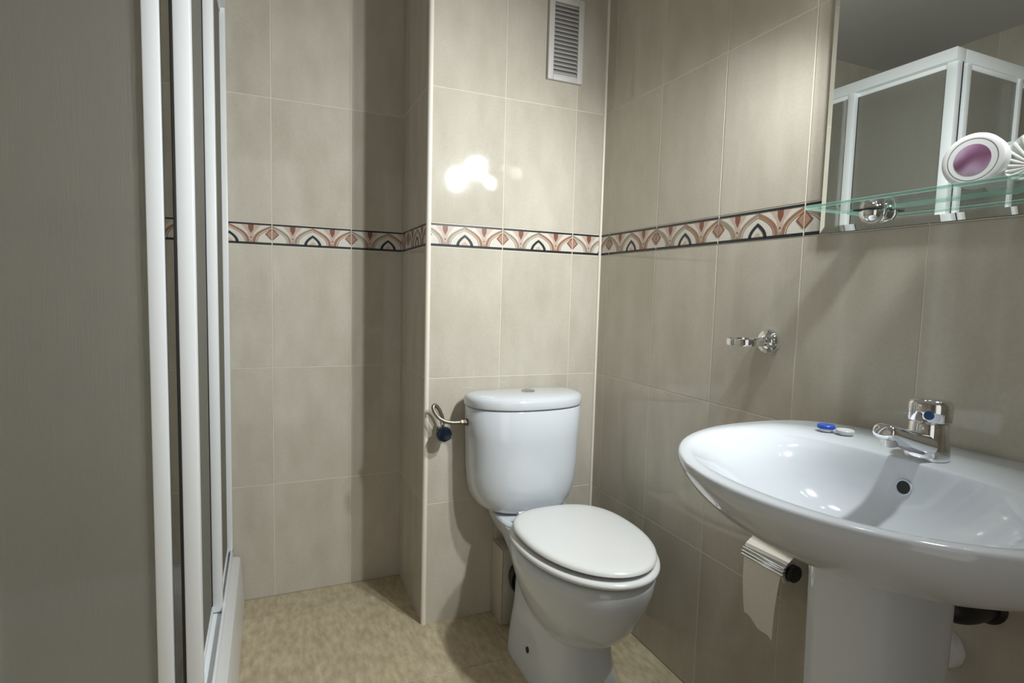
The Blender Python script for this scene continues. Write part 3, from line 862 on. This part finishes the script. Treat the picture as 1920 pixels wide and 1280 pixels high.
# ------------------------------------------------------------------ chrome ring holder
rh = thing('ring_holder', 'chrome ring holder for a tumbler on the right hand wall', 'ring holder', (0, -.744, .97))
rc = Vector((0, -.744, .970))
bm = bmesh.new(); add_lathe(bm, rc + Vector((-.0005, 0, 0)), (-1, 0, 0), [(0, .029), (.004, .029), (.009, .026), (.010, .0185), (.013, .0165), (.016, .0105), (.040, .0085)], 36); finish(bm, 'rosette', 'chrome', rh)
bm = bmesh.new(); RR = .0375; cxr = -.040 - RR + .004
rings = []
for i in range(56):
    a = 2 * PI * i / 56; dr = Vector((math.cos(a), math.sin(a), 0)); c = Vector((cxr, -.744, .970))
    rings.append([c + dr * (RR + p) + Vector((0, 0, q)) for p, q in ((-.0022, -.007), (.0022, -.007), (.003, 0), (.0022, .007), (-.0022, .007), (-.003, 0))])
vv = [[bm.verts.new(p) for p in r] for r in rings]
for i in range(56):
    for k in range(6):
        bm.faces.new((vv[i][k], vv[(i + 1) % 56][k], vv[(i + 1) % 56][(k + 1) % 6], vv[i][(k + 1) % 6]))
finish(bm, 'ring', 'chrome', rh, 50)

# ------------------------------------------------------------------ toilet paper holder and roll
PY0, PY1, PX, PZ = -.900, -.798, -.070, .505
tp = thing('paper_holder', 'chrome toilet paper holder with ribbed flap below the washbasin', 'paper holder', (0, -.844, .55))
bm = bmesh.new(); add_box(bm, -.006, -.0005, PY0 + .01, PY1 - .01, .515, .56, .002); finish(bm, 'wall_plate', 'chrome', tp)
def flap_pt(a, r): return (PX - r * math.sin(a), PZ + r * math.cos(a))
bm = bmesh.new()
prof = [(-.004, .556), (-.02, .5535), (-.045, .549), (-.068, .542), (-.086, .530), (-.094, .515), (-.096, .505)]
l_out = [p for p in prof]; l_in = [(p[0] + .0012, p[1] - .0016) for p in reversed(prof)]
ring_prof = l_out + l_in
add_loft(bm, [[(p[0], y, p[1]) for p in ring_prof] for y in (PY0 - .004, PY1 + .004)])
fl = finish(bm, 'flap', 'chrome', tp, 30)
for k, (x, z) in enumerate(((-.0962, .507), (-.0955, .514), (-.0925, .521))):
    bm = bmesh.new(); add_tube(bm, [(x - .0012, PY0 - .004, z), (x - .0012, PY1 + .004, z)], .0022, 10); finish(bm, 'flap_rib', 'chrome', fl)
bm = bmesh.new(); add_tube(bm, [(PX, PY0 - .012, PZ), (PX, PY1 + .006, PZ)], .006, 12); add_tube(bm, catmull([(PX, PY1 + .006, PZ), (PX + .03, PY1 + .008, PZ + .02), (-.004, PY1 + .004, .535)], 5), .004, 10); spn = finish(bm, 'spindle', 'chrome', tp)
bm = bmesh.new(); add_lathe(bm, (PX, PY0 - .002, PZ + .004), (0, -1, 0), [(0, .0175), (.010, .0175), (.012, .015)], 28); finish(bm, 'end_cap', 'black', spn)
rl = thing('paper_roll', 'toilet paper roll with a loose sheet hanging down under the washbasin', 'toilet paper', (PX, -.844, PZ - .03))
bm = bmesh.new()
rs = []
for y, r in ((PY0, .0215), (PY0 + .002, .023), (PY1 - .002, .023), (PY1, .0215)):
    rs.append([(PX - r * math.sin(2 * PI * i / 40), y, PZ + r * math.cos(2 * PI * i / 40)) for i in range(40)])
inner = [[(PX - .016 * math.sin(2 * PI * i / 40), y, PZ + .016 * math.cos(2 * PI * i / 40)) for i in range(40)] for y in (PY1, PY0)]
rr_ = add_loft(bm, rs + inner, False, False)
for i in range(40): bm.faces.new((rr_[-1][i], rr_[-1][(i + 1) % 40], rr_[0][(i + 1) % 40], rr_[0][i]))
finish(bm, 'roll', 'paper', rl, 40)
bm = bmesh.new()
rs = [[(PX - q * math.sin(2 * PI * i / 32), y, PZ + q * math.cos(2 * PI * i / 32)) for i in range(32)] for y, q in ((PY0 + .0005, .0158), (PY1 - .0005, .0158), (PY1 - .0005, .0147), (PY0 + .0005, .0147))]
rr_ = add_loft(bm, rs, False, False)
for i in range(32): bm.faces.new((rr_[-1][i], rr_[-1][(i + 1) % 32], rr_[0][(i + 1) % 32], rr_[0][i]))
finish(bm, 'core', 'cardboard', rl)
bm = bmesh.new()
n = 14; front = []; back = []
for j in range(n + 1):
    t = j / n; rowf = []; rowb = []
    for i in range(9):
        s = i / 8; y = PY1 - .001 + (PY0 - PY1 + .004) * s
        zlow = .372 - .016 * s + .004 * math.sin(9 * s)
        z = PZ + .005 + (zlow - PZ - .005) * t
        x = PX - .0238 - .004 * math.sin(PI * t) * (.4 + .6 * s) + .010 * t * t * (1 - s)
        y += .012 * t * s
        rowf.append(bm.verts.new((x - .0004, y, z))); rowb.append(bm.verts.new((x + .0004, y, z)))
    front.append(rowf); back.append(rowb)
for j in range(n):
    for i in range(8):
        bm.faces.new((front[j][i], front[j][i + 1], front[j + 1][i + 1], front[j + 1][i]))
        bm.faces.new((back[j][i], back[j + 1][i], back[j + 1][i + 1], back[j][i + 1]))
edge = [(0, i) for i in range(9)] + [(j, 8) for j in range(1, n + 1)] + [(n, i) for i in range(7, -1, -1)] + [(j, 0) for j in range(n - 1, 0, -1)]
for a, b in zip(edge, edge[1:] + edge[:1]):
    bm.faces.new((front[a[0]][a[1]], back[a[0]][a[1]], back[b[0]][b[1]], front[b[0]][b[1]]))
finish(bm, 'hanging_sheet', 'paper', rl, 60)
